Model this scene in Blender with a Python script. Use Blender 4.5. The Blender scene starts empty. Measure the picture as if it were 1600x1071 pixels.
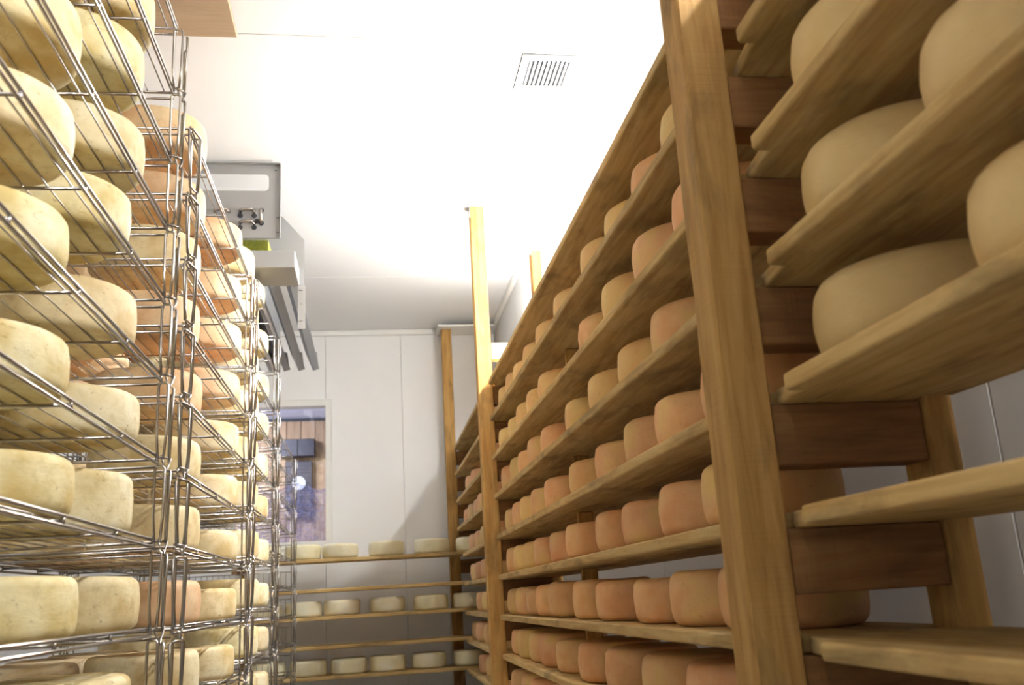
import bpy, bmesh, math, random
from mathutils import Vector, Matrix
sc = bpy.context.scene
COL = sc.collection
PI = math.pi
H = 1.10                      # eye height of the camera above the floor; measured heights below are relative to the eye

# ------------------------------------------------------------------ camera
YAW, PITCH, ROLL = 0.158424, 0.26412, -0.05903
fwd = Vector((math.sin(YAW)*math.cos(PITCH), math.cos(YAW)*math.cos(PITCH), math.sin(PITCH)))
rt = Vector((math.cos(YAW), -math.sin(YAW), 0.0))
up = rt.cross(fwd)
r2 = rt*math.cos(ROLL)+up*math.sin(ROLL)
u2 = r2.cross(fwd)
cam = bpy.data.cameras.new('camera')
cam.sensor_width = 36.0
cam.lens = 1434.0*36.0/1600.0
cam.clip_start = 0.02
cam.dof.use_dof = True
cam.dof.focus_distance = 2.75
cam.dof.aperture_fstop = 5.0
co = bpy.data.objects.new('camera', cam)
COL.objects.link(co)
m = Matrix((( r2.x, u2.x, -fwd.x, 0), (r2.y, u2.y, -fwd.y, 0), (r2.z, u2.z, -fwd.z, H), (0, 0, 0, 1)))
co.matrix_world = m
sc.camera = co

# ------------------------------------------------------------------ world, exposure
w = bpy.data.worlds.new('world'); sc.world = w; w.use_nodes = True
w.node_tree.nodes['Background'].inputs[0].default_value = (0.8, 0.85, 1, 1)
w.node_tree.nodes['Background'].inputs[1].default_value = 0.3
sc.view_settings.view_transform = 'Standard'
sc.view_settings.look = 'None'
sc.view_settings.gamma = 1.0
sc.view_settings.use_curve_mapping = False
sc.view_settings.exposure = 0.62
TUBE = 260.0                  # emission strength of the fluorescent tubes
FILL = 6.0                   # watts of the unseen fill light added behind the camera
NEXT = 85.0                   # watts of the lamp in the room behind the window
sc.cycles.max_bounces = 10
sc.cycles.diffuse_bounces = 6

# ------------------------------------------------------------------ materials
def mat(name):
    m = bpy.data.materials.new(name); m.use_nodes = True
    nt = m.node_tree
    return m, nt, nt.nodes, nt.links, nt.nodes['Principled BSDF']

def coords(N, L, scale=(1, 1, 1), rnd=30.0):
    tc = N.new('ShaderNodeTexCoord'); oi = N.new('ShaderNodeObjectInfo')
    mu = N.new('ShaderNodeMath'); mu.operation = 'MULTIPLY'; mu.inputs[1].default_value = rnd
    L.new(oi.outputs['Random'], mu.inputs[0])
    ad = N.new('ShaderNodeVectorMath'); ad.operation = 'ADD'
    L.new(tc.outputs['Object'], ad.inputs[0]); L.new(mu.outputs[0], ad.inputs[1])
    mp = N.new('ShaderNodeMapping'); mp.inputs['Scale'].default_value = scale
    L.new(ad.outputs[0], mp.inputs['Vector'])
    return mp.outputs[0], oi, ad.outputs[0]

def noise(N, L, vec, sc_, det=4.0, rough=0.55, dist=0.0):
    n = N.new('ShaderNodeTexNoise'); n.inputs['Scale'].default_value = sc_
    n.inputs['Detail'].default_value = det; n.inputs['Roughness'].default_value = rough
    n.inputs['Distortion'].default_value = dist
    L.new(vec, n.inputs['Vector'])
    return n.outputs[0]

def ramp(N, L, src, stops):
    r = N.new('ShaderNodeValToRGB')
    e = r.color_ramp.elements
    e[0].position, e[0].color = stops[0][0], (*stops[0][1], 1)
    e[1].position, e[1].color = stops[-1][0], (*stops[-1][1], 1)
    for p, c in stops[1:-1]:
        x = e.new(p); x.color = (*c, 1)
    L.new(src, r.inputs[0])
    return r.outputs[0]

def mix(N, L, a, b, fac, mode='MIX'):
    x = N.new('ShaderNodeMix'); x.data_type = 'RGBA'; x.blend_type = mode
    for i, v in ((6, a), (7, b)):
        if isinstance(v, tuple): x.inputs[i].default_value = (*v, 1)
        else: L.new(v, x.inputs[i])
    if isinstance(fac, (int, float)): x.inputs[0].default_value = fac
    else: L.new(fac, x.inputs[0])
    return x.outputs[2]

def bump(N, L, B, h, strength, dist=0.002):
    b = N.new('ShaderNodeBump'); b.inputs['Strength'].default_value = strength
    b.inputs['Distance'].default_value = dist
    L.new(h, b.inputs['Height']); L.new(b.outputs[0], B.inputs['Normal'])

def cheese_mat(name, c1, c2, c3, spots, patch=0.25, rough=0.62):
    m, nt, N, L, B = mat(name)
    v, oi, raw = coords(N, L)
    big = noise(N, L, v, 9.0, 3.0)
    col = ramp(N, L, big, [(0.36, c1), (0.52, c2), (0.68, c3)])
    # per wheel tint
    hs = N.new('ShaderNodeHueSaturation')
    mr = N.new('ShaderNodeMapRange'); mr.inputs[3].default_value = 0.497 if name.startswith('smooth') else 0.494; mr.inputs[4].default_value = 0.501 if name.startswith('smooth') else 0.508
    L.new(oi.outputs['Random'], mr.inputs[0]); L.new(mr.outputs[0], hs.inputs['Hue'])
    mr2 = N.new('ShaderNodeMapRange'); mr2.inputs[3].default_value = 0.88; mr2.inputs[4].default_value = 1.08
    wn = N.new('ShaderNodeTexWhiteNoise'); wn.noise_dimensions = '1D'; L.new(oi.outputs['Random'], wn.inputs[1])
    L.new(wn.outputs[0], mr2.inputs[0]); L.new(mr2.outputs[0], hs.inputs['Value'])
    L.new(col, hs.inputs['Color'])
    med = noise(N, L, v, 34.0, 6.0, 0.65)
    col = mix(N, L, hs.outputs[0], tuple(x*0.72 for x in c1), ramp(N, L, med, [(0.5, (0, 0, 0)), (0.78, (spots,)*3)]))
    sp = noise(N, L, v, 75.0, 2.0, 0.5)
    col = mix(N, L, col, tuple(x*y for x, y in zip(c1, (0.45, 0.36, 0.25))), ramp(N, L, sp, [(0.66, (0, 0, 0)), (0.74, (spots*0.9,)*3)]))
    if patch:
        mp0 = N.new('ShaderNodeMapping'); mp0.inputs['Scale'].default_value = (1, 1, 2.4); L.new(raw, mp0.inputs['Vector'])
        sc1 = noise(N, L, mp0.outputs[0], 15.0, 5.0, 0.7, 1.2)
        col = mix(N, L, col, tuple(x*y for x, y in zip(c1, (0.62, 0.50, 0.40))), ramp(N, L, sc1, [(0.60, (0, 0, 0)), (0.68, (patch,)*3)]))
    L.new(col, B.inputs['Base Color'])
    B.inputs['Roughness'].default_value = rough
    B.inputs['Subsurface Weight'].default_value = 0.0
    B.inputs['Specular IOR Level'].default_value = 0.3
    mp = N.new('ShaderNodeMapping'); mp.inputs['Scale'].default_value = (1, 1, 2.2); L.new(raw, mp.inputs['Vector'])
    bump(N, L, B, noise(N, L, mp.outputs[0], 60.0, 7.0, 0.7), 0.5, 0.0025)
    return m

M = {}
M['yellow'] = cheese_mat('mottled_yellow_rind', (0.58, 0.44, 0.18), (0.74, 0.64, 0.37), (0.82, 0.76, 0.54), 0.6, 0.55)
M['peach'] = cheese_mat('peach_rind', (0.64, 0.38, 0.20), (0.74, 0.51, 0.30), (0.78, 0.60, 0.38), 0.35)
M['straw'] = cheese_mat('straw_rind', (0.60, 0.44, 0.21), (0.75, 0.62, 0.38), (0.81, 0.72, 0.50), 0.5, 0.4)
M['orange'] = cheese_mat('orange_rind', (0.74, 0.39, 0.185), (0.78, 0.475, 0.245), (0.77, 0.54, 0.215), 0.22, 0.0)
M['gold'] = cheese_mat('golden_rind', (0.75, 0.44, 0.20), (0.77, 0.52, 0.22), (0.77, 0.57, 0.24), 0.25, 0.0)
M['cream'] = cheese_mat('smooth_cream_rind', (0.68, 0.49, 0.22), (0.71, 0.53, 0.255), (0.74, 0.57, 0.295), 0.08, 0.0, rough=0.45)
M['ivory'] = cheese_mat('fresh_ivory_rind', (0.74, 0.66, 0.42), (0.79, 0.72, 0.50), (0.83, 0.78, 0.60), 0.15)

def wood(name, axis, c1, c2, c3, stain, rough=0.75, bumpd=0.002, stain_col=(0.07, 0.045, 0.02)):
    m, nt, N, L, B = mat(name)
    s = {'X': (1.0, 14, 14), 'Y': (14, 1.0, 14), 'Z': (14, 14, 1.0)}[axis]
    v, oi, raw = coords(N, L, s)
    g = noise(N, L, v, 3.0, 8.0, 0.65, 0.6)
    col = ramp(N, L, g, [(0.32, c1), (0.5, c2), (0.7, c3)])
    s2 = {'X': (3, 9, 9), 'Y': (9, 3, 9), 'Z': (9, 9, 3)}[axis]
    mp = N.new('ShaderNodeMapping'); mp.inputs['Scale'].default_value = s2; L.new(raw, mp.inputs['Vector'])
    st = noise(N, L, mp.outputs[0], 1.2, 5.0, 0.6, 0.4)
    col = mix(N, L, col, stain_col, ramp(N, L, st, [(0.5, (0, 0, 0)), (0.74, (stain,)*3)]))
    # saw marks across the grain
    s3 = {'X': (90, 3, 3), 'Y': (3, 90, 3), 'Z': (3, 3, 90)}[axis]
    mp3 = N.new('ShaderNodeMapping'); mp3.inputs['Scale'].default_value = s3; L.new(raw, mp3.inputs['Vector'])
    saw = noise(N, L, mp3.outputs[0], 1.6, 2.0)
    col = mix(N, L, col, (0.5, 0.5, 0.5), mix(N, L, (0, 0, 0), (0.12, 0.12, 0.12), saw), 'OVERLAY')
    hs = N.new('ShaderNodeHueSaturation')
    mr = N.new('ShaderNodeMapRange'); mr.inputs[3].default_value = 0.85; mr.inputs[4].default_value = 1.12
    L.new(oi.outputs['Random'], mr.inputs[0]); L.new(mr.outputs[0], hs.inputs['Value']); L.new(col, hs.inputs['Color'])
    L.new(hs.outputs[0], B.inputs['Base Color'])
    B.inputs['Roughness'].default_value = rough
    B.inputs['Specular IOR Level'].default_value = 0.25
    ad = N.new('ShaderNodeMath'); ad.operation = 'ADD'; L.new(g, ad.inputs[0]); L.new(saw, ad.inputs[1])
    bump(N, L, B, ad.outputs[0], 0.5, bumpd)
    return m

PL = ((0.39, 0.25, 0.09), (0.53, 0.365, 0.15), (0.63, 0.475, 0.225))
M['plank_y'] = wood('shelf_plank_wood', 'Y', *PL, 0.62)
M['plank_x'] = wood('back_plank_wood', 'X', *PL, 0.6)
PO = ((0.36, 0.19, 0.06), (0.48, 0.28, 0.09), (0.57, 0.36, 0.13))
M['post'] = wood('rough_sawn_post_wood', 'Z', *PO, 0.72)
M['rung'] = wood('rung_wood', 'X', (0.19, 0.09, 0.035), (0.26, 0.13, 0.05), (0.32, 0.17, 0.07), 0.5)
M['pale_wood'] = wood('pale_batten_wood', 'Y', (0.55, 0.42, 0.25), (0.66, 0.52, 0.33), (0.74, 0.62, 0.42), 0.2)
M['tan'] = wood('tan_board', 'X', (0.36, 0.26, 0.16), (0.40, 0.29, 0.19), (0.44, 0.33, 0.22), 0.12, bumpd=0.0005)

def plain(name, col, rough=0.5, metal=0.0, spec=0.5, nz=0.04, bumpv=0.0, scale=6.0):
    m, nt, N, L, B = mat(name)
    v, oi, raw = coords(N, L)
    n = noise(N, L, v, scale, 5.0)
    c = mix(N, L, tuple(x*(1-nz) for x in col), tuple(min(1, x*(1+nz)) for x in col), n)
    L.new(c, B.inputs['Base Color'])
    B.inputs['Roughness'].default_value = rough; B.inputs['Metallic'].default_value = metal
    B.inputs['Specular IOR Level'].default_value = spec
    if bumpv: bump(N, L, B, noise(N, L, v, 40.0), bumpv, 0.001)
    return m

M['wall'] = plain('white_coated_panel', (0.84, 0.845, 0.85), 0.42, spec=0.35, nz=0.02)
M['ceil'] = plain('white_ceiling_panel', (0.80, 0.805, 0.81), 0.5, spec=0.3, nz=0.02)
M['joint'] = plain('panel_joint', (0.66, 0.66, 0.65), 0.8)
M['plastic'] = plain('white_plastic', (0.82, 0.82, 0.80), 0.35)
M['floor'] = plain('grey_concrete', (0.58, 0.57, 0.54), 0.6, nz=0.1, bumpv=0.3)
M['steel'] = plain('polished_steel_wire', (0.50, 0.475, 0.45), 0.27, 1.0, nz=0.12, scale=14)
M['steel_dark'] = plain('weathered_steel_wire', (0.36, 0.33, 0.29), 0.38, 1.0, nz=0.2, scale=14)
M['alu'] = plain('brushed_aluminium', (0.30, 0.30, 0.30), 0.55, 0.25, nz=0.06)
M['galv'] = plain('galvanised_sheet', (0.28, 0.295, 0.32), 0.4, 0.5, nz=0.1)
M['copper'] = plain('tinned_copper_pipe', (0.42, 0.38, 0.35), 0.25, 1.0)
M['dark'] = plain('dark_recess', (0.03, 0.03, 0.035), 0.6)
M['black'] = plain('black_plastic', (0.035, 0.035, 0.045), 0.4)
M['fins'] = plain('green_coated_fins', (0.28, 0.30, 0.04), 0.4, 0.2, nz=0.2)
M['vent_shade'] = plain('painted_vent_shade', (0.024, 0.024, 0.025), 1.0, spec=0.0)  # near-black colour paints the shade inside and around the vent
M['clock_face'] = plain('clock_face_white', (0.55, 0.57, 0.58), 0.5)
M['shelf_dark'] = plain('dark_cabinet_paint', (0.030, 0.026, 0.035), 0.5)
M['lavender'] = plain('lavender_ceiling_paint', (0.62, 0.66, 0.82), 0.6)
M['next_wood'] = wood('next_room_plank_wood', 'Z', (0.28, 0.17, 0.09), (0.38, 0.25, 0.15), (0.47, 0.32, 0.20), 0.2)
M['hook'] = plain('grey_steel_bracket', (0.30, 0.31, 0.32), 0.4, 0.8)

def emit(name, col, s):
    m = bpy.data.materials.new(name); m.use_nodes = True
    N = m.node_tree.nodes; L = m.node_tree.links
    B = N['Principled BSDF']
    B.inputs['Base Color'].default_value = (*col, 1)
    B.inputs['Emission Color'].default_value = (*col, 1); B.inputs['Emission Strength'].default_value = s
    return m
M['tube'] = emit('fluorescent_tube', (0.99, 0.99, 0.985), TUBE)

def glass_mat(name, tint, gloss, rough):
    m = bpy.data.materials.new(name); m.use_nodes = True
    N = m.node_tree.nodes; L = m.node_tree.links
    out = N['Material Output']; N.remove(N['Principled BSDF'])
    t = N.new('ShaderNodeBsdfTransparent'); t.inputs[0].default_value = (*tint, 1)
    g = N.new('ShaderNodeBsdfGlossy'); g.inputs['Roughness'].default_value = rough
    x = N.new('ShaderNodeMixShader'); x.inputs[0].default_value = gloss
    L.new(t.outputs[0], x.inputs[1]); L.new(g.outputs[0], x.inputs[2]); L.new(x.outputs[0], out.inputs[0])
    return m
M['glass'] = glass_mat('window_glass', (0.93, 0.94, 0.99), 0.10, 0.02)
def film_mat():
    m = bpy.data.materials.new('crumpled_plastic_film'); m.use_nodes = True
    N = m.node_tree.nodes; L = m.node_tree.links
    out = N['Material Output']; B = N['Principled BSDF']
    tc = N.new('ShaderNodeTexCoord'); n = N.new('ShaderNodeTexNoise'); n.inputs['Scale'].default_value = 16; n.inputs['Detail'].default_value = 6
    n.inputs['Distortion'].default_value = 1.5
    L.new(tc.outputs['Object'], n.inputs['Vector'])
    r = ramp(N, L, n.outputs[0], [(0.3, (0.10, 0.13, 0.42)), (0.5, (0.33, 0.36, 0.62)), (0.62, (0.45, 0.36, 0.50)), (0.75, (0.75, 0.78, 0.92))])
    L.new(r, B.inputs['Base Color']); B.inputs['Roughness'].default_value = 0.18
    t = N.new('ShaderNodeBsdfTransparent'); x = N.new('ShaderNodeMixShader'); x.inputs[0].default_value = 0.5
    L.new(t.outputs[0], x.inputs[1]); L.new(B.outputs[0], x.inputs[2]); L.new(x.outputs[0], out.inputs[0])
    return m
M['film'] = film_mat()

# ------------------------------------------------------------------ mesh helpers
def finish(bm, name, material, smooth=False, angle=None):
    me = bpy.data.meshes.new(name); bm.to_mesh(me); bm.free()
    if isinstance(material, str): material = M[material]
    if isinstance(material, (list, tuple)):
        for x in material: me.materials.append(M[x])
    else: me.materials.append(material)
    if smooth:
        for p in me.polygons: p.use_smooth = True
    return me

def link(name, me, parent=None, loc=(0, 0, 0), rot=None):
    o = bpy.data.objects.new(name, me); COL.objects.link(o)
    o.location = loc
    if rot: o.rotation_euler = rot
    if parent: o.parent = parent
    return o

def tag(o, label, cat, group=None, kind=None):
    if label: o['label'] = label
    if cat: o['category'] = cat
    if group: o['group'] = group
    if kind: o['kind'] = kind
    return o

def thing(name, label, cat, loc=(0, 0, 0), group=None, rot=None):
    o = bpy.data.objects.new(name, None); COL.objects.link(o)
    o.empty_display_size = 0.05
    o.location = loc
    if rot: o.rotation_euler = rot
    return tag(o, label, cat, group)

def box(bm, x0, x1, y0, y1, z0, z1):
    v = [bm.verts.new(p) for p in ((x0, y0, z0), (x1, y0, z0), (x1, y1, z0), (x0, y1, z0), (x0, y0, z1), (x1, y0, z1), (x1, y1, z1), (x0, y1, z1))]
    for f in ((0, 3, 2, 1), (4, 5, 6, 7), (0, 1, 5, 4), (1, 2, 6, 5), (2, 3, 7, 6), (3, 0, 4, 7)):
        bm.faces.new([v[i] for i in f])
    return bm

def boxmesh(name, material, x0, x1, y0, y1, z0, z1, bev=0.0, seg=2):
    bm = bmesh.new(); box(bm, x0, x1, y0, y1, z0, z1)
    if bev: bmesh.ops.bevel(bm, geom=bm.edges[:], offset=bev, segments=seg, profile=0.7, affect='EDGES')
    return finish(bm, name, material)

def rod(bm, a, b, r, n=8, cap=True):
    a = Vector(a); b = Vector(b); d = (b-a).normalized()
    t = Vector((0, 0, 1)) if abs(d.z) < 0.9 else Vector((1, 0, 0))
    p = d.cross(t).normalized(); q = d.cross(p)
    ra, rb = [], []
    for i in range(n):
        an = 2*PI*i/n; o = p*math.cos(an)*r+q*math.sin(an)*r
        ra.append(bm.verts.new(a+o)); rb.append(bm.verts.new(b+o))
    for i in range(n):
        f = bm.faces.new((ra[i], ra[(i+1) % n], rb[(i+1) % n], rb[i])); f.smooth = True
    if cap: bm.faces.new(ra[::-1]); bm.faces.new(rb)

def path(bm, pts, r, n=8):
    pts = [Vector(p) for p in pts]; rings = []
    for k, p in enumerate(pts):
        d = (pts[min(k+1, len(pts)-1)]-pts[max(k-1, 0)]).normalized()
        t = Vector((0.3, 0.9, 0.2)).normalized()
        if abs(d.dot(t)) > 0.95: t = Vector((1, 0, 0))
        a = d.cross(t).normalized(); b = d.cross(a)
        rings.append([bm.verts.new(p+a*math.cos(2*PI*i/n)*r+b*math.sin(2*PI*i/n)*r) for i in range(n)])
    for k in range(len(rings)-1):
        for i in range(n):
            f = bm.faces.new((rings[k][i], rings[k][(i+1) % n], rings[k+1][(i+1) % n], rings[k+1][i])); f.smooth = True
    bm.faces.new(rings[0][::-1]); bm.faces.new(rings[-1])

def prism(bm, poly, z0, z1):
    lo = [bm.verts.new((x, y, z0)) for x, y in poly]; hi = [bm.verts.new((x, y, z1)) for x, y in poly]
    n = len(poly)
    bm.faces.new(lo[::-1]); bm.faces.new(hi)
    for i in range(n): bm.faces.new((lo[i], lo[(i+1) % n], hi[(i+1) % n], hi[i]))
    bmesh.ops.recalc_face_normals(bm, faces=bm.faces[:])

ORD = ['', 'first', 'second', 'third', 'fourth', 'fifth', 'sixth', 'seventh', 'eighth', 'ninth', 'tenth', 'eleventh', 'twelfth', 'thirteenth']

# ------------------------------------------------------------------ the room
XR, XL, YB, YF, ZC = 0.99, -2.10, 7.10, -2.60, H+2.062
floor = link('floor', boxmesh('floor', 'floor', XL-0.1, XR+0.1, YF-0.1, YB+0.1, -0.1, 0)); floor['kind'] = 'structure'
ceil = link('ceiling', boxmesh('ceiling', 'joint', XL-0.1, XR+0.1, YF-0.1, YB+0.1, ZC+0.012, ZC+0.1)); ceil['kind'] = 'structure'
ys = [YF, -0.98, 0.38, 1.74, 3.10, 4.46, 5.82, YB]
for a, b in zip(ys[:-1], ys[1:]):
    link('ceiling_panel', boxmesh('ceiling_panel', 'ceil', XL, XR, a+0.002, b-0.002, ZC, ZC+0.0118, 0.0018, 1), ceil)
wr = link('wall_right', boxmesh('wall_right', 'joint', XR+0.012, XR+0.1, YF-0.1, YB+0.1, 0, ZC+0.011)); wr['kind'] = 'structure'
ys = [YF, -2.33, -1.42, -0.50, 0.41, 1.33, 2.24, 3.16, 4.07, 4.99, 5.90, 6.82, YB]
for a, b in zip(ys[:-1], ys[1:]):
    link('wall_panel', boxmesh('wall_panel', 'wall', XR, XR+0.0118, a+0.0015, b-0.0015, 0.001, ZC-0.001, 0.0018, 1), wr)
wl = link('wall_left', boxmesh('wall_left', 'wall', XL-0.1, XL, YF-0.1, YB+0.1, 0, ZC+0.011)); wl['kind'] = 'structure'
wf = link('wall_front', boxmesh('wall_front', 'wall', XL, XR, YF-0.1, YF, 0, ZC-0.001)); wf['kind'] = 'structure'
# back wall with the window opening
WX0, WX1, WZ0, WZ1 = -1.02, -0.352, H+0.44, H+1.462
bm = bmesh.new()
box(bm, XL, WX0, YB+0.012, YB+0.1, 0, ZC+0.011); box(bm, WX1, XR+0.011, YB+0.012, YB+0.1, 0, ZC+0.011)
box(bm, WX0, WX1, YB+0.012, YB+0.1, 0, WZ0); box(bm, WX0, WX1, YB+0.012, YB+0.1, WZ1, ZC+0.011)
wb = link('wall_back', finish(bm, 'wall_back', 'joint')); wb['kind'] = 'structure'
for a, b, c, d in ((XL, WX0, 0.001, ZC), (WX0+0.001, WX1-0.001, 0.001, WZ0), (WX0+0.001, WX1-0.001, WZ1, ZC), (WX1, 0.235, 0.001, ZC), (0.235, 0.83, 0.001, ZC), (0.83, XR-0.001, 0.001, ZC)):
    link('wall_panel', boxmesh('wall_panel', 'wall', a+0.001, b-0.001, YB, YB+0.0118, c, d-0.001, 0.0018, 1), wb)
# coving at the back and right, plastic ledge over the far post
t1 = link('trim_1', boxmesh('trim_1', 'plastic', XL+0.001, XR-0.001, YB-0.035, YB-0.001, ZC-0.045, ZC-0.001, 0.012, 3)); t1['kind'] = 'structure'
t2 = link('trim_2', boxmesh('trim_2', 'plastic', XR-0.035, XR-0.001, YF+0.001, YB-0.036, ZC-0.04, ZC-0.001, 0.012, 3)); t2['kind'] = 'structure'
t3 = link('trim_3', boxmesh('trim_3', 'plastic', 0.515, XR-0.037, 6.80, 7.06, ZC-0.062, ZC-0.046, 0.003, 1)); t3['kind'] = 'structure'

# window
win = thing('window_1', 'white framed window in the back wall showing a wood panelled room', 'window', ((WX0+WX1)/2, YB, WZ0))
win['kind'] = 'structure'
def rel(o, x0, x1, y0, y1, z0, z1):
    l = o.location
    return (x0-l.x, x1-l.x, y0-l.y, y1-l.y, z0-l.z, z1-l.z)
bm = bmesh.new()
def frame(bm, o, fw, y0, y1, grow=0.0):
    a, b, c, d = WX0-grow, WX1+grow, WZ0-grow, WZ1+grow
    box(bm, *rel(o, a-fw, a, y0, y1, c-fw, d+fw)); box(bm, *rel(o, b, b+fw, y0, y1, c-fw, d+fw))
    box(bm, *rel(o, a, b, y0, y1, c-fw, c)); box(bm, *rel(o, a, b, y0, y1, d, d+fw))
frame(bm, win, 0.05, YB-0.018, YB-0.001)
link('window_frame', finish(bm, 'window_frame', 'plastic'), win)
bm = bmesh.new(); frame(bm, win, 0.006, YB-0.024, YB-0.0185, 0.045)
link('window_bead', finish(bm, 'window_bead', 'plastic'), win)
link('pane', boxmesh('pane', 'glass', *rel(win, WX0+0.002, WX1-0.002, YB+0.05, YB+0.054, WZ0+0.002, WZ1-0.002)), win)
# crumpled film along the pane's lower part (on the far side)
bm = bmesh.new(); random.seed(5)
nx, nz = 44, 40
from mathutils import noise as mn
grid = []
for j in range(nz+1):
    row = []
    for i in range(nx+1):
        x = WX0+0.01+(WX1-WX0-0.02)*i/nx; z = 0.42*j/nz
        y = 0.035*mn.noise(Vector((x*9, z*7, 1)))+0.02*mn.noise(Vector((x*25, z*21, 5)))
        top = 0.05*mn.noise(Vector((x*6, 3, 0)))*j/nz
        row.append(bm.verts.new((x, y, z+top)))
    grid.append(row)
for j in range(nz):
    for i in range(nx): bm.faces.new((grid[j][i], grid[j][i+1], grid[j+1][i+1], grid[j+1][i]))
tag(link('plastic_sheet', finish(bm, 'plastic_sheet', 'film', True), None, (0, YB+0.14, WZ0+0.005)), 'crumpled bluish plastic sheet behind the lower part of the window', 'plastic sheet')

# room behind the window
wb2 = link('wall_beyond', boxmesh('wall_beyond', 'dark', -2.6, 0.6, 8.62, 8.70, 0, H+1.66)); wb2['kind'] = 'structure'
x = -2.6; k = 0
while x < 0.6:
    link('plank', boxmesh('plank', 'next_wood', x+0.002, min(x+0.128, 0.6), 8.595, 8.619, 0.001, H+1.63, 0.003, 1), wb2); x += 0.13
f2 = link('floor_beyond', boxmesh('floor_beyond', 'floor', -2.6, 0.6, YB+0.101, 8.7, -0.1, -0.001)); f2['kind'] = 'structure'
c2 = link('ceiling_beyond', boxmesh('ceiling_beyond', 'lavender', -2.6, 0.6, YB+0.101, 8.7, H+1.661, H+1.70)); c2['kind'] = 'structure'
for nm, a in (('wall_beyond_left', -2.68), ('wall_beyond_right', 0.601)):
    s = link(nm, boxmesh(nm, 'wall', a, a+0.079, YB+0.101, 8.7, 0, H+1.66)); s['kind'] = 'structure'
def disc(bm, cx, y, cz, r, th, n=28):
    rod(bm, (cx, y, cz), (cx, y-th, cz), r, n)
clk = thing('wall_clock', 'round white clock on a dark board beyond the window', 'clock', (-0.665, 8.59, H+1.05))
link('case', boxmesh('case', 'shelf_dark', -0.12, 0.12, -0.06, 0, -0.30, 0.20, 0.006, 1), clk)
bm = bmesh.new(); disc(bm, 0, -0.061, 0.0, 0.062, 0.008); link('face', finish(bm, 'face', 'clock_face'), clk)
bm = bmesh.new()
for k in range(12):
    a = k*PI/6; rod(bm, (0.048*math.sin(a), -0.0705, 0.048*math.cos(a)), (0.055*math.sin(a), -0.0705, 0.055*math.cos(a)), 0.0018, 5)
link('hour_marks', finish(bm, 'hour_marks', 'black'), clk)
bm = bmesh.new(); rod(bm, (0, -0.072, 0), (-0.026, -0.072, -0.014), 0.0022, 5); rod(bm, (0, -0.072, 0), (-0.02, -0.072, 0.04), 0.0016, 5)
link('hands', finish(bm, 'hands', 'black'), clk)
cb = thing('wall_cabinet', 'dark wall cabinet above the round clock beyond the window', 'cabinet', (-0.67, 8.59, H+1.285))
link('body', boxmesh('body', 'shelf_dark', -0.15, 0.15, -0.12, 0, 0, 0.16, 0.005, 1), cb)
link('door', boxmesh('door', 'shelf_dark', -0.147, -0.002, -0.13, -0.121, 0.004, 0.156, 0.002, 1), cb)
link('door', boxmesh('door', 'shelf_dark', 0.002, 0.147, -0.13, -0.121, 0.004, 0.156, 0.002, 1), cb)
bm = bmesh.new(); bmesh.ops.create_uvsphere(bm, u_segments=20, v_segments=12, radius=0.045)
g = thing('globe_lamp', 'small white globe lamp beside the dark cabinet beyond the window', 'lamp', (-0.865, 8.50, H+1.36))
link('globe', finish(bm, 'globe', 'clock_face', True), g)
bm = bmesh.new(); rod(bm, (0, 0.04, 0), (0, 0.094, 0), 0.012, 10); link('mount', finish(bm, 'mount', 'black'), g)
bm = bmesh.new(); rod(bm, (-0.86, 8.3, H+0.93), (-0.70, 8.25, H+0.70), 0.016, 8); rod(bm, (-0.70, 8.25, H+0.70), (-0.70, 8.25, -0.0), 0.012, 8)
tag(link('broom_handle', finish(bm, 'broom_handle', 'pale_wood')), 'pale slanted pole leaning in the room beyond the window', 'pole')
lg = bpy.data.lights.new('next_room_light', 'AREA'); lg.energy = NEXT; lg.size = 0.8; lg.color = (0.82, 0.88, 1.0)
lo = bpy.data.objects.new('next_room_light', lg); COL.objects.link(lo); lo.location = (-1.3, 7.7, H+1.62); lo.rotation_euler = (0.35, 0, 0)

# ------------------------------------------------------------------ lamps of the room, plus an added tube and fill panel
def tube_lamp(y0, y1, label):
    yc = (y0+y1)/2
    t = thing('tube_lamp', label, 'lamp', (XR, yc, H+1.50), 'tube lamps over the right rack')
    hl = (y1-y0)/2
    link('housing', boxmesh('housing', 'plastic', -0.035, -0.001, -hl, hl, -0.03, 0.03, 0.006, 2), t)
    bm = bmesh.new(); rod(bm, (-0.062, -hl+0.03, 0), (-0.062, hl-0.03, 0), 0.014, 12)
    link('tube', finish(bm, 'tube', 'tube'), t)
    for s in (-1, 1):
        link('tube_socket', boxmesh('tube_socket', 'plastic', -0.08, -0.036, s*(hl-0.015)-0.014, s*(hl-0.015)+0.014, -0.02, 0.02, 0.004, 1), t)
tube_lamp(0.30, 1.30, 'white tube lamp on the right wall above the near shelf bay')
tube_lamp(2.90, 4.50, 'white tube lamp on the right wall above the long shelf bay')
tube_lamp(4.86, 5.42, 'short unseen tube added above the far shelf bay to brighten the back wall')  # extra tube, added only to lift the back wall and rear ceiling
fl = thing('added_fill_panel', 'unseen fill light panel added over the aisle behind the camera', 'lamp', (0.0, -1.3, ZC-0.001))  # panel added out of view as weak general fill
link('housing', boxmesh('housing', 'plastic', -0.3, 0.3, -0.3, 0.3, -0.05, 0, 0.01, 2), fl)
lg = bpy.data.lights.new('added_fill_light', 'AREA'); lg.energy = FILL; lg.size = 0.5; lg.color = (1.0, 0.93, 0.80)
lo = bpy.data.objects.new('added_fill_light', lg); COL.objects.link(lo); lo.location = (0, -1.3, ZC-0.06)

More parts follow.
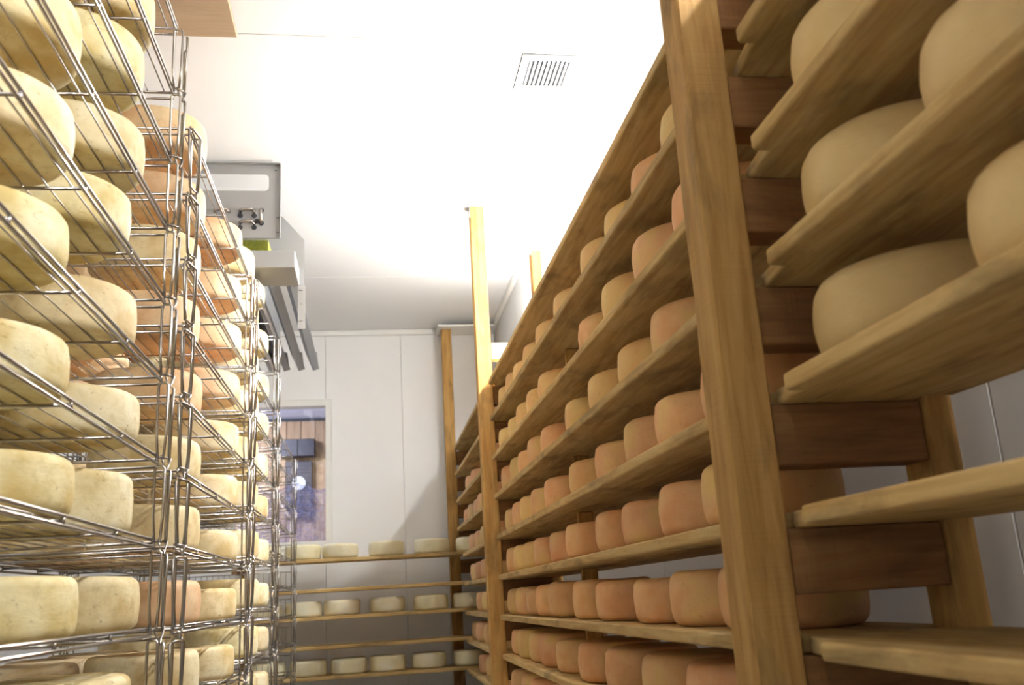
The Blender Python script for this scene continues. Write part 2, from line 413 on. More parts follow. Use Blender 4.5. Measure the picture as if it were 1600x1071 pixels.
# ceiling vent
cv = thing('ceiling_vent', 'white slatted air vent set in the bright ceiling', 'vent', (0.735, 3.305, ZC))
bm = bmesh.new()
box(bm, -0.115, -0.085, -0.13, 0.13, -0.008, -0.0005); box(bm, 0.085, 0.115, -0.13, 0.13, -0.008, -0.0005)
box(bm, -0.085, 0.085, -0.13, -0.10, -0.008, -0.0005); box(bm, -0.085, 0.085, 0.10, 0.13, -0.008, -0.0005)
link('frame', finish(bm, 'frame', 'plastic'), cv)
bm = bmesh.new()
for bx in ((-0.119, -0.1155, -0.134, 0.134), (0.1155, 0.119, -0.134, 0.134), (-0.1155, 0.1155, -0.134, -0.1305), (-0.1155, 0.1155, 0.1305, 0.134)): box(bm, *bx, -0.0012, -0.0004)
link('painted_gap', finish(bm, 'painted_gap', 'vent_shade'), cv)  # dark strip paints the shaded gap around the frame
link('backing', boxmesh('backing', 'vent_shade', -0.0845, 0.0845, -0.0995, 0.0995, -0.0012, -0.0004), cv)  # flat dark sheet replaces the shaded depth behind the slats
sm = boxmesh('slat', 'plastic', -0.0042, 0.0042, -0.0995, 0.0995, -0.006, -0.0015, 0.001, 1)
for k in range(9): link('slat', sm, cv, (-0.074+k*0.0185, 0, 0))

# tan board under the ceiling at upper left
tb = thing('ceiling_board', 'tan board fixed flat under the ceiling above the nearest wire rack', 'board', (-0.95, 2.1, ZC))
link('panel', boxmesh('panel', 'tan', -0.55, 0.485, -1.5, 0.96, -0.045, -0.022, 0.002, 1), tb)
for sx in (-0.4, 0.3):
    link('batten', boxmesh('batten', 'pale_wood', sx, sx+0.05, -1.45, 0.90, -0.0215, -0.001), tb)

# ------------------------------------------------------------------ wooden rack on the right
LN = [1.070, 0.876, 0.681, 0.486, 0.289, 0.095, -0.092, -0.282, -0.477, -0.670, -0.860]
LM = [1.071, 0.878, 0.675, 0.476, 0.275, 0.081, -0.109, -0.291, -0.480, -0.670, -0.860]
LF = [z-0.004 for z in LM]
TH = 0.026
Y0, Y1, Y2, Y3 = -1.90, 1.388, 4.705, 6.915
def lev(i, y):
    if y <= Y1: return LN[i]
    if y <= Y2: return LN[i]+(LM[i]-LN[i])*(y-Y1)/(Y2-Y1)
    return LM[i]+(LF[i]-LM[i])*(y-Y2)/(Y3-Y2)
lvl_words = ['top', 'second', 'third', 'fourth', 'fifth', 'sixth', 'seventh', 'eighth', 'ninth', 'tenth', 'eleventh']

def post_mesh(w_, d_, h_, seed=0):
    # square post with waney, slightly worn arrises
    random.seed(seed)
    bm = bmesh.new(); n = 26
    rings = []
    for k in range(n+1):
        z = h_*k/n
        rr = []
        c = 0.0035
        pts = [(-w_/2+c, -d_/2), (w_/2-c, -d_/2), (w_/2, -d_/2+c), (w_/2, d_/2-c), (w_/2-c, d_/2), (-w_/2+c, d_/2), (-w_/2, d_/2-c), (-w_/2, -d_/2+c)]
        for q, (px, py) in enumerate(pts):
            j = 0.0012*mn.noise(Vector((z*6+seed*7, q*3.1, 0)))+0.0015*mn.noise(Vector((z*20, q*5.7, seed)))
            s = 1-abs(j)/0.04 if k not in (0, n) else 1
            rr.append(bm.verts.new((px*s, py*s, z)))
        rings.append(rr)
    for k in range(n):
        for i in range(8): bm.faces.new((rings[k][i], rings[k][(i+1) % 8], rings[k+1][(i+1) % 8], rings[k+1][i]))
    bm.faces.new(rings[0][::-1]); bm.faces.new(rings[-1])
    return finish(bm, 'post', 'post')

def ladder(y, label, levels, x0=0.545, top=ZC-0.002, seed=1, rtop=None):
    t = thing('ladder_frame', label, 'shelf frame', (0.75, y, 0), 'wooden ladder frames of the right rack')
    wf_ = 0.078
    link('front_post', post_mesh(wf_, 0.085, top, seed), t, (x0+wf_/2-0.75, 0, 0))
    link('rear_post', post_mesh(0.052, 0.085, rtop or top, seed+40), t, (0.908-0.75, 0, 0))
    for i, z in enumerate(levels):
        zt = H+z-TH-0.001
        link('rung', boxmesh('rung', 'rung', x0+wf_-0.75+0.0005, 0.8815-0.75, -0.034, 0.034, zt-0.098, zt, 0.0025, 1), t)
    return t
l0 = ladder(Y0, 'wooden ladder frame behind the camera at the near end of the right rack', LN, seed=3)
l1 = ladder(Y1, 'large rough sawn wooden ladder frame nearest in view on the right', LN, seed=1)
l2 = ladder(Y2, 'wooden ladder frame halfway down the right rack, brightly lit at its top', LM, x0=0.553, seed=2, rtop=H+1.80)
l3 = ladder(Y3, 'wooden ladder frame standing against the back wall under the white ledge', LF[:5], x0=0.545, top=ZC-0.064, seed=5)
# bracket clips on the middle frame and the extra top rung
for dx, zt in ((0.553-0.75, ZC), (0.882-0.75, H+1.84)):
    bm = bmesh.new(); box(bm, dx-0.006, dx-0.0005, -0.05, -0.0435, zt-0.07, zt-0.003); box(bm, dx-0.03, dx-0.006, -0.05, -0.0435, zt-0.012, zt-0.003)
    link('bracket', finish(bm, 'bracket', 'hook'), l2)
link('rung', boxmesh('rung', 'pale_wood', 0.633-0.75, 0.8815-0.75, -0.034, 0.034, H+1.19, H+1.28, 0.003, 1), l2)
# a mid support: rear post only, under the long bay
ms = thing('mid_support', 'upright spacer boards between the shelves, halfway along the long right bay', 'shelf support', (0.738, 3.215, 0))
for i in range(9):
    za, zb = H+lev(i+1, 3.215)+0.002, H+lev(i, 3.215)-TH-0.002
    link('spacer', boxmesh('spacer', 'post', -0.028, 0.028, -0.011, 0.011, za, zb, 0.002, 1), ms)

def plank_mesh(ya, yb, seed, na=True, nb=True, xf=0.605, xr=0.925, cb=0.058):
    # plank with corners notched around the posts; tongues rest on the rungs
    t0, t1 = 0.640, 0.876
    c = 0.058
    pts = []
    if na: pts += [(xf, ya+c), (t0-0.006, ya+c), (t0+0.004, ya+0.006), (t0+0.012, ya), (t1-0.01, ya), (t1, ya+0.008), (t1, ya+c), (xr, ya+c)]
    else: pts += [(xf, ya), (xr, ya)]
    if nb: pts += [(xr, yb-c), (t1, yb-c), (t1, yb-0.008), (t1-0.01, yb), (t0+0.022, yb), (t0+0.006, yb-0.012), (t0-0.006, yb-cb), (xf+0.006, yb-cb), (xf, yb-cb-0.006)]
    else: pts += [(xr, yb), (xf, yb)]
    bm = bmesh.new(); prism(bm, pts, -TH, 0)
    ed = [e for e in bm.edges if abs(e.verts[0].co.z-e.verts[1].co.z) < 1e-6]
    bmesh.ops.bevel(bm, geom=ed, offset=0.006, segments=3, profile=0.6, affect='EDGES')
    return bm

pid = 0
def plank(i, ya, yb, label, group, na=True, nb=True, cb=0.058):
    global pid; pid += 1
    bm = plank_mesh(ya, yb, pid, na, nb, cb=cb)
    yc = (ya+yb)/2; za, zb = lev(i, ya+1e-6 if ya >= Y2-0.1 else ya), lev(i, yb)
    for v in bm.verts: v.co.x -= 0.765; v.co.y -= yc
    o = link('shelf_plank', finish(bm, 'shelf_plank', 'plank_y'), None, (0.765, yc, H+(za+zb)/2))
    o.rotation_euler.x = math.atan2(zb-za, yb-ya)
    tag(o, label, 'shelf board', group)
    return o
for i in range(len(LN)):
    wd = lvl_words[i]+(' ' if i == 0 else ' from top ')
    plank(i, Y0+0.003, Y1-0.002, 'worn wooden shelf board of near right bay, %s' % ('topmost' if i == 0 else wd.strip()), 'near bay shelf boards', cb=0.125)
    plank(i, Y1+0.002, Y2-0.002, 'long stained shelf board between the two front frames, %s' % ('topmost' if i == 0 else wd.strip()), 'middle bay shelf boards')
    if i < 5:
        plank(i, Y2+0.002, Y3-0.003 if i < 4 else 6.50, 'short shelf board beyond the middle frame, %s' % ('topmost' if i == 0 else wd.strip()), 'far bay shelf boards', nb=(i < 4))
    else:
        plank(i, Y2+0.002, 6.50, 'short shelf board beyond the middle frame, %s' % wd.strip(), 'far bay shelf boards', nb=False)

# ------------------------------------------------------------------ cheese wheels
def cheese_mesh(name, r, h, rc, bulge, seed, seg=56):
    prof = [(0.0, 0.0), (r*0.5, 0.0)]
    for k in range(5):
        a = -PI/2+(PI/2)*k/4
        prof.append((r-rc+rc*math.cos(a), rc+rc*math.sin(a)))
    for k in range(1, 5):
        t = k/5; prof.append((r+bulge*math.sin(PI*t), rc+(h-2*rc)*t))
    for k in range(5):
        a = (PI/2)*k/4
        prof.append((r-rc+rc*math.cos(a), h-rc+rc*math.sin(a)))
    prof += [(r*0.5, h*0.992), (0.0, h*0.99)]
    bm = bmesh.new(); rings = []
    for pi, (pr, pz) in enumerate(prof):
        if pr == 0: rings.append([bm.verts.new((0, 0, pz))]); continue
        rr = []
        for s in range(seg):
            a = 2*PI*s/seg
            n1 = mn.noise(Vector((math.cos(a)*1.3+seed*9, math.sin(a)*1.3, pz*8)))
            n2 = mn.noise(Vector((math.cos(a)*4+seed, math.sin(a)*4, pz*40)))
            q = pr*(1+0.012*n1)+0.0012*n2*(1 if pr > r*0.8 else 0)
            zz = pz if pi < 3 else pz*(1+0.03*mn.noise(Vector((math.cos(a)*0.8+seed*3, math.sin(a)*0.8, 2))))
            rr.append(bm.verts.new((q*math.cos(a), q*math.sin(a), zz)))
        rings.append(rr)
    for k in range(len(rings)-1):
        A, B = rings[k], rings[k+1]
        for s in range(seg):
            t = (s+1) % seg
            if len(A) == 1: bm.faces.new((A[0], B[t], B[s]))
            elif len(B) == 1: bm.faces.new((A[s], A[t], B[0]))
            else: bm.faces.new((A[s], A[t], B[t], B[s]))
    return finish(bm, name, 'yellow', True)

def variants(base, r, h, rc, bulge, mats, seed):
    out = {}
    for mk in mats:
        L_ = []
        for v in range(4):
            random.seed(seed*31+v)
            me = cheese_mesh('%s_%s_%d' % (base, mk, v), r*random.uniform(0.98, 1.01), h*random.uniform(0.95, 1.05), rc*random.uniform(0.85, 1.15), bulge, seed*7+v)
            me.materials.clear(); me.materials.append(M[mk]); L_.append(me)
        out[mk] = L_
    return out
VR = variants('right_wheel', 0.132, 0.117, 0.022, 0.003, ('orange', 'gold'), 1)
VC = variants('cream_wheel', 0.152, 0.125, 0.030, 0.003, ('cream',), 2)
VW = variants('left_wheel', 0.152, 0.109, 0.020, 0.002, ('yellow', 'peach', 'straw'), 3)
VI = variants('fresh_wheel', 0.122, 0.100, 0.020, 0.002, ('ivory',), 4)
crnd = random.Random(77)
def wheel(V, mk, x, y, z, label, group, tilt=0.0, zs=1.0):
    me = crnd.choice(V[mk])
    o = bpy.data.objects.new('cheese_wheel', me); COL.objects.link(o)
    o.location = (x, y, z+0.0006); o.rotation_euler = (tilt, 0, crnd.uniform(0, 6.28)) if tilt == 0 else (tilt, 0, crnd.uniform(-0.5, 0.5)*0)
    o.scale = (1, 1, zs)
    tag(o, label, 'cheese', group)
    return o

RX = 0.63+0.133
RIGHT = {   # shelf index from the top: distances along the bay read off the photograph
 1: [4.78, 4.44, 4.08, 3.79, 3.42, 3.07, 2.60, 2.36, 2.07, 1.78],
 2: [4.72, 4.38, 4.06, 3.765, 3.40, 2.72, 2.38, 2.04, 1.75],
 3: [4.75, 4.43, 4.12, 3.84, 3.50, 2.99, 2.64, 2.30, 1.99],
 4: [4.80, 4.45, 4.10, 3.78, 3.44, 3.03, 2.65, 2.30, 2.00, 1.70],
 5: [4.79, 4.44, 4.14, 3.86, 3.48, 3.12, 2.71, 2.40, 2.04, 1.75],
 6: [4.76, 4.45, 4.12, 3.83, 3.52, 3.09, 2.75, 2.34, 2.04, 1.73],
 7: [4.78, 4.40, 4.07, 3.77, 3.42, 3.05, 2.70, 2.31, 1.99, 1.66],
 8: [4.78, 4.40, 4.07, 3.77, 3.42, 3.05, 2.70, 2.35, 2.0],
}
goldp = {1: 0.9, 2: 0.45, 3: 0.4, 4: 0.25, 5: 0.2, 6: 0.1, 7: 0.12, 8: 0.12}
for i, ys_ in RIGHT.items():
    ys_ = sorted(ys_)
    cap = 4.515
    spots_ = []
    for y in reversed(ys_):
        y = min(y*0.972, cap)
        if 3.215 < y < 3.365: y = 3.365
        if 3.065 < y <= 3.215: y = 3.065
        cap = y-0.272; spots_.append(y)
    for k, y in enumerate(reversed(spots_)):
        mk = 'gold' if crnd.random() < goldp[i] else 'orange'
        wheel(VR, mk, RX+crnd.uniform(-0.006, 0.006), y, H+lev(i, y), '%s cheese wheel, middle bay of right rack, %s shelf from top, %s from near frame' % (
            'golden' if mk == 'gold' else 'orange', lvl_words[i], ORD[k+1]), 'cheese wheels on the middle right bay', zs=crnd.uniform(0.95, 1.06))
# far bay
for i in range(1, 9):
    k = 0; y = 4.93+crnd.uniform(0, 0.05)
    while y < (6.70 if i < 4 else 6.34):
        if not (i == 1 and y > 5.3) and not (i == 2 and 5.4 < y < 6.0):
            k += 1
            wheel(VR, 'orange' if crnd.random() < 0.75 else 'gold', RX+crnd.uniform(-0.01, 0.01), y, H+lev(i, y),
                  'small looking orange cheese wheel beyond middle frame, %s shelf from top, %s going back' % (lvl_words[i], ORD[k]), 'cheese wheels on the far right bay')
        y += 0.335+crnd.uniform(0, 0.02)
# near bay, large smooth cream wheels
NEAR = {1: [], 2: [1.10], 3: [1.125, 0.81, 0.48], 4: [1.15, 0.78, 0.44]}
nl = {2: ['smooth cream cheese wheel alone on the third near bay shelf from top'],
      3: ['smooth cream cheese wheel on fourth near bay shelf, farthest, beside the big post', 'smooth cream cheese wheel at upper right, second from the big post', 'smooth cream cheese wheel on fourth near bay shelf, third from the big post'],
      4: ['smooth cream cheese wheel on fifth near bay shelf, lowest and beside the big post', 'smooth cream cheese wheel at the right picture edge on the fifth near bay shelf', 'smooth cream cheese wheel on fifth near bay shelf, third from the big post']}
for i, L_ in NEAR.items():
    for k, y in enumerate(L_):
        wheel(VC, 'cream', 0.632+0.152, y, H+lev(i, y), nl[i][k], 'cream cheese wheels on the near right bay')
# pale wheel and batten on top of the far bay
wheel(VI, 'ivory', 0.78, 6.05, H+lev(0, 6.05), 'pale cheese wheel on the very top board beyond the middle frame', None)
o = link('wood_block', boxmesh('wood_block', 'pale_wood', -0.04, 0.04, -0.12, 0.12, 0, 0.06, 0.004, 1), None, (0.68, 6.45, H+lev(0, 6.45)+0.001))
tag(o, 'pale wooden block lying on the topmost far shelf by the back frame', 'wood block')

# ------------------------------------------------------------------ shelf along the back wall
BY0, BY1 = 6.53, 6.83
BZ = [0.287, 0.087, -0.093, -0.282, -0.474, -0.67]
BW = {0: [-0.76, -0.49, -0.235, 0.085, 0.405, 0.70], 2: [-0.75, -0.485, -0.225, 0.085, 0.385, 0.665], 4: [-0.72, -0.45, -0.185, 0.08, 0.36, 0.645]}
bwords = ['top', 'second', 'third', 'fourth', 'fifth', 'sixth']
for i, z in enumerate(BZ):
    bm = bmesh.new(); box(bm, -1.0, 0.965, -0.145, 0.145, -0.024, 0)
    bmesh.ops.bevel(bm, geom=bm.edges[:], offset=0.005, segments=2, profile=0.6, affect='EDGES')
    # slight sag
    bmesh.ops.subdivide_edges(bm, edges=[e for e in bm.edges if abs(e.verts[0].co.x-e.verts[1].co.x) > 1], cuts=9)
    o = link('shelf_plank', finish(bm, 'shelf_plank', 'plank_x'), None, (0.0, 6.68, H+z))
    tag(o, 'brown shelf board running along the back wall, %s from top' % bwords[i], 'shelf board', 'back wall shelf boards')
    for k, x in enumerate(BW.get(i, [])):
        wheel(VI, 'ivory', x, 6.675, H+z, 'fresh ivory cheese wheel on the %s back wall board, %s from the left' % (bwords[i], ORD[k+1]), 'ivory cheese wheels along the back wall')
for x, lab in ((-0.93, 'dark wooden bracket frame holding the back boards behind the wire racks'), (0.957, 'wooden bracket frame holding the back boards in the right corner')):
    t = thing('shelf_bracket', lab, 'shelf frame', (x, 7.02, 0))
    link('post', post_mesh(0.04, 0.06, H+0.25, 20+int(x*3)), t)
    for z in BZ:
        link('rung', boxmesh('rung', 'rung', -0.018, 0.018, -0.48, -0.031, H+z-0.025-0.05, H+z-0.025, 0.002, 1), t)

# ------------------------------------------------------------------ stacked wire racks on the left
def tray_mesh(L_, W, r_=0.0038):
    """frame of a wire tray, far front corner region at y=0..L, x=0 (aisle) .. -W"""
    bm = bmesh.new()
    for x in (0, -W):
        rod(bm, (x, 0, 0), (x, L_, 0), r_, 6); rod(bm, (x, 0, -0.016), (x, L_, -0.016), r_, 6)
        for k in range(5):
            y = 0.004+(L_-0.008)*k/4; rod(bm, (x, y, 0.0), (x, y, -0.016), r_*0.9, 5)
    for y in (0.0, L_):
        rod(bm, (0, y, -0.006), (-W, y, -0.006), r_, 6); rod(bm, (0, y, -0.024), (-W, y, -0.024), r_*0.9, 6)
    return finish(bm, 'tray_frame', 'steel')
def bar_mesh(W, r_=0.0034):
    bm = bmesh.new(); rod(bm, (0, 0, -0.0075), (-W, 0, -0.0075), r_, 6)
    return finish(bm, 'crossbar', 'steel')
def grid_mesh(L_, W, n):
    bm = bmesh.new()
    for k in range(n):
        x = -W*(k+0.6)/(n+0.2)
        rod(bm, (x, 0, -0.0022), (x, L_, -0.0022), 0.0019, 5)
    return finish(bm, 'wire_grid', 'steel')
def leg_mesh(h_, sy, sx, wide=True):
    """a corner leg: one U of wire along the rail and a narrower U across it, narrowing to the foot"""
    bm = bmesh.new(); r_ = 0.0036
    z1 = h_-0.026; o = -sx; e = (0.085 if wide else 0.050)*sy
    # U across the corner, toward the aisle
    path(bm, [(0.004*o, 0, -0.006), (0, 0, 0.05), (0, 0, z1-0.006), (0.004*o, 0, z1), (0.018*o, 0, z1), (0.022*o, 0, z1-0.006), (0.021*o, 0, 0.05), (0.017*o, 0, -0.006)], r_, 6)
    # slanted U behind it
    path(bm, [(0.026*o, 0.022*sy, -0.006), (0.031*o, 0.018*sy, z1-0.014), (0.028*o, 0.022*sy, z1-0.008), (0.018*o, e-0.006*sy, z1-0.008), (0.009*o, e, z1-0.014), (0.014*o, e-0.012*sy, -0.006)], r_, 6)
    # foot clips
    rod(bm, (0.0, 0, -0.004), (0.026*o, 0.022*sy, -0.004), r_, 6)
    rod(bm, (0.026*o, 0.022*sy, -0.004), (0.014*o, e-0.012*sy, -0.004), r_*0.9, 6)
    path(bm, [(0.010*o, 0.01*sy, 0.002), (0.016*o, 0.016*sy, -0.020), (0.022*o, 0.018*sy, -0.034), (0.024*o, 0.03*sy, -0.018), (0.028*o, 0.03*sy, -0.003)], 0.003, 6)
    return finish(bm, 'leg', 'steel')
def grille_mesh(L_, h_, axis):
    bm = bmesh.new(); n = int(L_/0.034)
    for k in range(n+1):
        q = L_*k/n
        if axis == 'Y': rod(bm, (0, q, 0), (0, q, h_), 0.0021, 5)
        else: rod(bm, (-q, 0, 0), (-q, 0, h_), 0.0021, 5)
    if axis == 'Y': rod(bm, (0, 0, h_), (0, L_, h_), 0.003, 5)
    else: rod(bm, (0, 0, h_), (-L_, 0, h_), 0.003, 5)
    return finish(bm, 'grille', 'steel_dark')

RACKD = 0.63
def wire_rack(name_label, ya, yb, zs, xf=-0.5, grille=False, gap=0.0):
    t = thing('wire_rack', name_label, 'wire rack', (xf, ya, 0), 'stacked wire racks on the left')
    L_ = yb-ya
    fm = tray_mesh(L_, RACKD); cbm = bar_mesh(RACKD); gm = grid_mesh(L_, RACKD, 15)
    gmesh = None
    for k, z in enumerate(zs):
        fr = link('wire_shelf', fm, t, (0, 0, H+z))
        for q in range(1, 4): link('crossbar', cbm, fr, (0, L_*q/4, 0))
        g = link('wire_grid', gm, fr); g['kind'] = 'stuff'
        if k == 0: continue          # zs run from the top down; every tray below carries legs for the one above
        hh = zs[k-1]-z
        legs = {}
        for (sy, yy) in ((-1, 0.025), (1, L_-0.025)):
            for (sx, xx) in ((-1, 0.0), (1, -RACKD)):
                wd = (sy > 0) == (ya < 1) and ya < 3
                key = (sy, sx, round(hh, 3), wd)
                if key not in LEG: LEG[key] = leg_mesh(hh, sy, sx, wd)
                link('leg', LEG[key], fr, (xx, yy, 0))
        if grille:
            if not gmesh: gmesh = grille_mesh(L_, 0.095, 'Y'); gx = grille_mesh(RACKD, 0.095, 'X')
            a = link('grille', gmesh, fr, (-RACKD, 0, 0)); a['kind'] = 'stuff'
            b = link('grille', gx, fr, (0, L_, 0)); b['kind'] = 'stuff'
    # base: legs to the floor
    bm = bmesh.new()
    zb = H+zs[-1]-0.024
    for xx in (0, -RACKD):
        for yy in (0.02, L_-0.02):
            rod(bm, (xx, yy, 0.0), (xx, yy, zb), 0.008, 8)
    for xx in (0, -RACKD): rod(bm, (xx, 0.02, zb*0.5), (xx, L_-0.02, zb*0.5), 0.006, 6)
    link('base_frame', finish(bm, 'base_frame', 'steel'), t)
    return t
LEG = {}
Z1 = [1.515, 1.322, 1.128, 0.938, 0.748, 0.552, 0.352, 0.160, -0.035, -0.232, -0.430, -0.630, -0.83]
Z2 = [1.335, 1.132, 0.938, 0.748, 0.552, 0.355, 0.162, -0.038, -0.236, -0.434, -0.632, -0.83]
Z3 = [1.378, 1.183, 0.973, 0.784, 0.585, 0.395, 0.195, -0.005, -0.205, -0.405, -0.605, -0.83]
Z4 = [0.955, 0.785, 0.615, 0.445, 0.275, 0.105, -0.065, -0.235, -0.405, -0.575, -0.80]
wire_rack('nearest tall wire rack on the left, its topmost shelf empty', 0.96, 2.255, Z1)
wire_rack('second wire rack from the camera, under the cooling unit edge', 2.475, 3.72, Z2)
wire_rack('third wire rack from the camera, just before the window', 3.83, 4.80, Z3, xf=-0.50)
wire_rack('low empty wire rack farthest back, in front of the window', 5.02, 6.25, Z4, xf=-0.53, grille=True)

rowname = ['aisle row', 'wall row']
def lwheel(rk, rack, shelf, row, y, z, mk, where, hs=None):
    col = {'yellow': 'mottled yellow', 'peach': 'peach coloured', 'straw': 'straw yellow'}[mk]
    x = -0.5-0.152-0.004 if row == 0 else -0.5-0.152-0.322
    if row == 0: x += 0.006
    wheel(VW, mk, x, y, H+z, '%s cheese wheel, %s wire rack, %s shelf down, %s, %s' % (col, rack, ORD[shelf], rowname[row], where), 'cheese wheels on the %s wire rack' % rack,
          zs=hs or crnd.uniform(0.95, 1.06))
# right-hand tangents read from the photograph turned into centre distances per shelf (nearest wheel, farther wheel)
R1 = {1.322: (1.56, 2.00), 1.128: (1.53, 1.92), 0.938: (1.50, 1.96), 0.748: (1.49, 1.88), 0.552: (1.50, 1.97), 0.352: (1.55, 2.03), 0.160: (1.62, 2.02), -0.035: (1.69, 2.11), -0.232: (1.70, 2.08), -0.430: (1.6, 2.0)}
R2 = {1.335: (2.70, 3.50), 1.132: (2.72, 3.52), 0.938: (2.66, 3.53), 0.748: (2.68, 3.53), 0.552: (2.76, 3.54), 0.355: (2.77, 3.54), 0.162: (2.80, 3.56), -0.038: (2.84, 3.56), -0.236: (2.85, 3.52), -0.434: (2.8, 3.5)}
R3 = {1.378: (4.30,), 1.183: (4.46,), 0.973: (4.50,), 0.784: (4.52,), 0.585: (4.52,), 0.395: (4.54,), 0.195: (4.60,), -0.005: (4.63,), -0.205: (4.64,), -0.405: (4.64,)}
def tone(rk, z):
    r = crnd.random()
    if rk == 1: return 'yellow' if r < 0.85 else 'straw'
    if rk == 2: return 'peach' if (z > 0.6 and r < 0.85) or r < 0.25 else 'straw'
    return 'straw' if r < 0.8 else 'yellow'
for rk, rack, RR, ends in ((1, 'nearest', R1, (0.99, 2.24)), (2, 'second', R2, (2.49, 3.70)), (3, 'third', R3, (3.85, 4.79))):
    for s, (z, yy) in enumerate(RR.items()):
        shelf = s+1+(1 if rk == 1 else 0)
        if rk == 1:
            lst = [(yy[1], 'farther one'), (yy[0], 'nearer one'), (yy[0]-0.36, 'nearest end')]
        elif rk == 2: lst = [(yy[1], 'far end'), (yy[0], 'near end')]
        else: lst = [(yy[0], 'far end'), (yy[0]-0.40, 'near end')]
        for y, wh in lst:
            lwheel(rk, rack, shelf, 0, y, z, tone(rk, z), wh, {'nearer one': 0.90, 'near end': 1.10, 'far end': 1.0}.get(wh))
        # the row behind
        a, b = ends
        ty = [b-0.17, b-0.52, b-0.87] if rk != 3 else [b-0.20, b-0.60]
        for q, y in enumerate(ty):
            if crnd.random() < 0.12: continue
            lwheel(rk, rack, shelf, 1, y+crnd.uniform(-0.015, 0.015), z, tone(rk, z), ['far end', 'middle', 'near end'][q] if rk != 3 else ['far end', 'near end'][q])

# ------------------------------------------------------------------ cooling unit under the ceiling
CY = 4.15
cu = thing('cooling_unit', 'grey metal cooling unit with slotted end plate and louvres, hung under the ceiling', 'cooling unit', (-0.60, CY, ZC))
def q(x, z): return (x+0.60, z-2.062)      # measured x and eye-relative height -> local
x0, z0 = q(-0.95, 1.665); x1, z1 = q(-0.412, 2.045)
e0, g0 = q(-0.86, 1.908); e1, g1 = q(-0.468, 1.995)
bm = bmesh.new()
box(bm, x0, x1, 0, 0.003, z0, g0); box(bm, x0, x1, 0, 0.003, g1, z1); box(bm, x0, e0, 0, 0.003, g0, g1); box(bm, e1, x1, 0, 0.003, g0, g1)
for cx, cz, sx, sz in ((e1, g1, -1, -1), (e0, g1, 1, -1), (e0, g0, 1, 1), (e1, g0, -1, 1)):
    rr = 0.02; arc = [(cx+sx*rr*(1-math.sin(k*PI/12)), cz+sz*rr*(1-math.cos(k*PI/12))) for k in range(7)]
    pl = [(cx, cz)]+arc
    a_ = [bm.verts.new((x, 0.0, z)) for x, z in pl]; b_ = [bm.verts.new((x, 0.003, z)) for x, z in pl]
    bm.faces.new(a_); bm.faces.new(b_[::-1])
    for k in range(len(pl)): bm.faces.new((a_[k], b_[k], b_[(k+1) % len(pl)], a_[(k+1) % len(pl)]))
bmesh.ops.recalc_face_normals(bm, faces=bm.faces[:])
link('end_plate', finish(bm, 'end_plate', 'alu'), cu)
bm = bmesh.new()
box(bm, x1-0.002, x1+0.001, -0.016, 0.0, z0, z1); box(bm, x0, x1-0.002, -0.022, 0.0, z1-0.002, z1+0.001); box(bm, x0, x1-0.002, -0.012, 0, z0-0.002, z0)
link('plate_flange', finish(bm, 'plate_flange', 'alu'), cu)
bm = bmesh.new()
for bx, bz in ((-0.437, 2.02), (-0.425, 1.775), (-0.423, 1.70)):
    X, Z = q(bx, bz); rod(bm, (X, -0.007, Z), (X, 0.0, Z), 0.007, 6)
link('bolts', finish(bm, 'bolts', 'hook'), cu)
def bend(cx, cz, half, vert=False):
    bm = bmesh.new(); pts = []
    for k in range(9):
        a = PI*k/8
        u = -half*math.cos(a); v = -0.030*math.sin(a)-0.004
        pts.append((u, v, 0) if not vert else (0, v, u))
    pts = [(pts[0][0], 0.0, pts[0][2])]+pts+[(pts[-1][0], 0.0, pts[-1][2])]
    path(bm, pts, 0.008, 8)
    X, Z = q(cx, cz); link('return_bend', finish(bm, 'return_bend', 'copper'), cu, (X, 0, Z))
bend(-0.565, 1.800, 0.032); bend(-0.565, 1.740, 0.032); bend(-0.500, 1.775, 0.034, True); bend(-0.68, 1.80, 0.032); bend(-0.68, 1.74, 0.032)
bm = bmesh.new()
for cx, cz in ((-0.597, 1.78), (-0.533, 1.78), (-0.597, 1.72), (-0.533, 1.72), (-0.52, 1.752), (-0.50, 1.742), (-0.50, 1.808)):
    X, Z = q(cx, cz); rod(bm, (X, -0.002, Z), (X, 0.0, Z), 0.0125, 12)
link('grommets', finish(bm, 'grommets', 'dark'), cu)
# green coil fins
xa, za = q(-0.93, 1.612); xb, zb = q(-0.472, 1.675)
bm = bmesh.new(); n = 70
for k in range(n):
    x = xa+(xb-xa)*k/n; box(bm, x, x+0.0035, 0.06, 0.26, za, zb+0.01)
f = link('coil_fins', finish(bm, 'coil_fins', 'fins'), cu); f['kind'] = 'stuff'
# drip tray
xa, za = q(-0.95, 1.520); xb, zb = q(-0.345, 1.606)
link('drip_tray', boxmesh('drip_tray', 'alu', xa, xb, 0.0, 0.27, za, zb, 0.002, 1), cu)
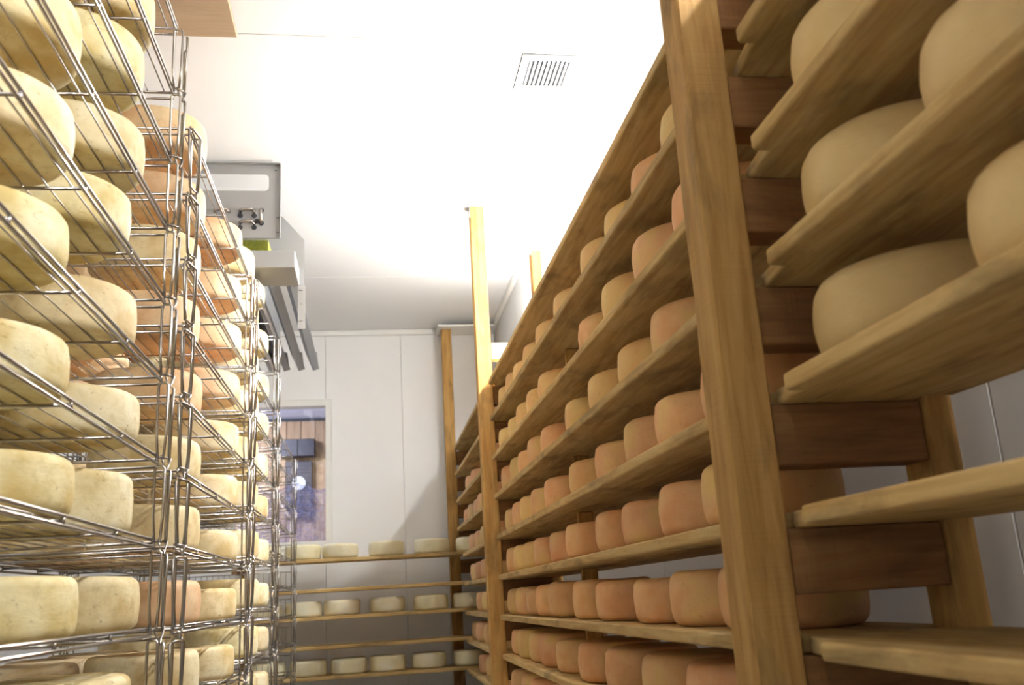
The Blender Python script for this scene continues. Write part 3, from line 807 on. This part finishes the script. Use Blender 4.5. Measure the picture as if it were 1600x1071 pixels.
# second end plate with the cut-off shoulder
bm = bmesh.new()
poly = [q(-0.95, 1.525), q(-0.322, 1.525), q(-0.322, 1.767), q(-0.432, 1.895), q(-0.95, 1.895)]
fr = [bm.verts.new((x, 0.272, z)) for x, z in poly]; bk = [bm.verts.new((x, 0.276, z)) for x, z in poly]
bm.faces.new(fr); bm.faces.new(bk[::-1])
for k in range(5): bm.faces.new((fr[k], bk[k], bk[(k+1) % 5], fr[(k+1) % 5]))
bmesh.ops.recalc_face_normals(bm, faces=bm.faces[:])
link('shoulder_plate', finish(bm, 'shoulder_plate', 'alu'), cu)
xa, za = q(-0.352, 1.30); xb, zb = q(-0.315, 1.524)
link('bracket', boxmesh('bracket', 'alu', xa, xb, 0.272, 0.276, za, zb), cu)
for bz in (1.34, 1.43, 1.50):
    bm = bmesh.new(); X, Z = q(-0.334, bz); rod(bm, (X, 0.266, Z), (X, 0.272, Z), 0.005, 8); link('bolt', finish(bm, 'bolt', 'hook'), cu)
xa, za = q(-0.95, 1.60); xb, zb = q(-0.60, 1.88)
link('housing', boxmesh('housing', 'galv', xa, xb, 0.277, 1.95, za, zb, 0.004, 1), cu)
for hx in (-0.9, -0.70):
    X, Z = q(hx, 1.88)
    for hy in (0.4, 1.8):
        link('hanger', boxmesh('hanger', 'galv', X-0.015, X+0.015, hy-0.015, hy+0.015, Z, -0.001), cu)
# long slanted louvres
for k, lx in enumerate((-0.386, -0.482, -0.578, -0.674, -0.77)):
    bm = bmesh.new(); X, Z = q(lx, 1.515)
    sec = [(X-0.002, Z), (X+0.040, Z+0.012), (X+0.040, Z+0.016), (X+0.002, Z+0.004), (X-0.05, Z+0.125), (X-0.053, Z+0.123)]
    fr = [bm.verts.new((x, 0.277, z)) for x, z in sec]; bk = [bm.verts.new((x, 2.02, z)) for x, z in sec]
    bm.faces.new(fr); bm.faces.new(bk[::-1])
    for j in range(6): bm.faces.new((fr[j], bk[j], bk[(j+1) % 6], fr[(j+1) % 6]))
    bmesh.ops.recalc_face_normals(bm, faces=bm.faces[:])
    lv = link('louvre', finish(bm, 'louvre', 'galv'), cu)
    bm = bmesh.new()
    tri = [(X+0.002, Z+0.004), (X+0.040, Z+0.016), (X+0.03, Z+0.10), (X-0.045, Z+0.11)]
    a = [bm.verts.new((x, 1.90, z)) for x, z in tri]; b = [bm.verts.new((x, 1.903, z)) for x, z in tri]
    bm.faces.new(a); bm.faces.new(b[::-1])
    for j in range(4): bm.faces.new((a[j], b[j], b[(j+1) % 4], a[(j+1) % 4]))
    bmesh.ops.recalc_face_normals(bm, faces=bm.faces[:])
    link('end_cap', finish(bm, 'end_cap', 'alu'), lv)
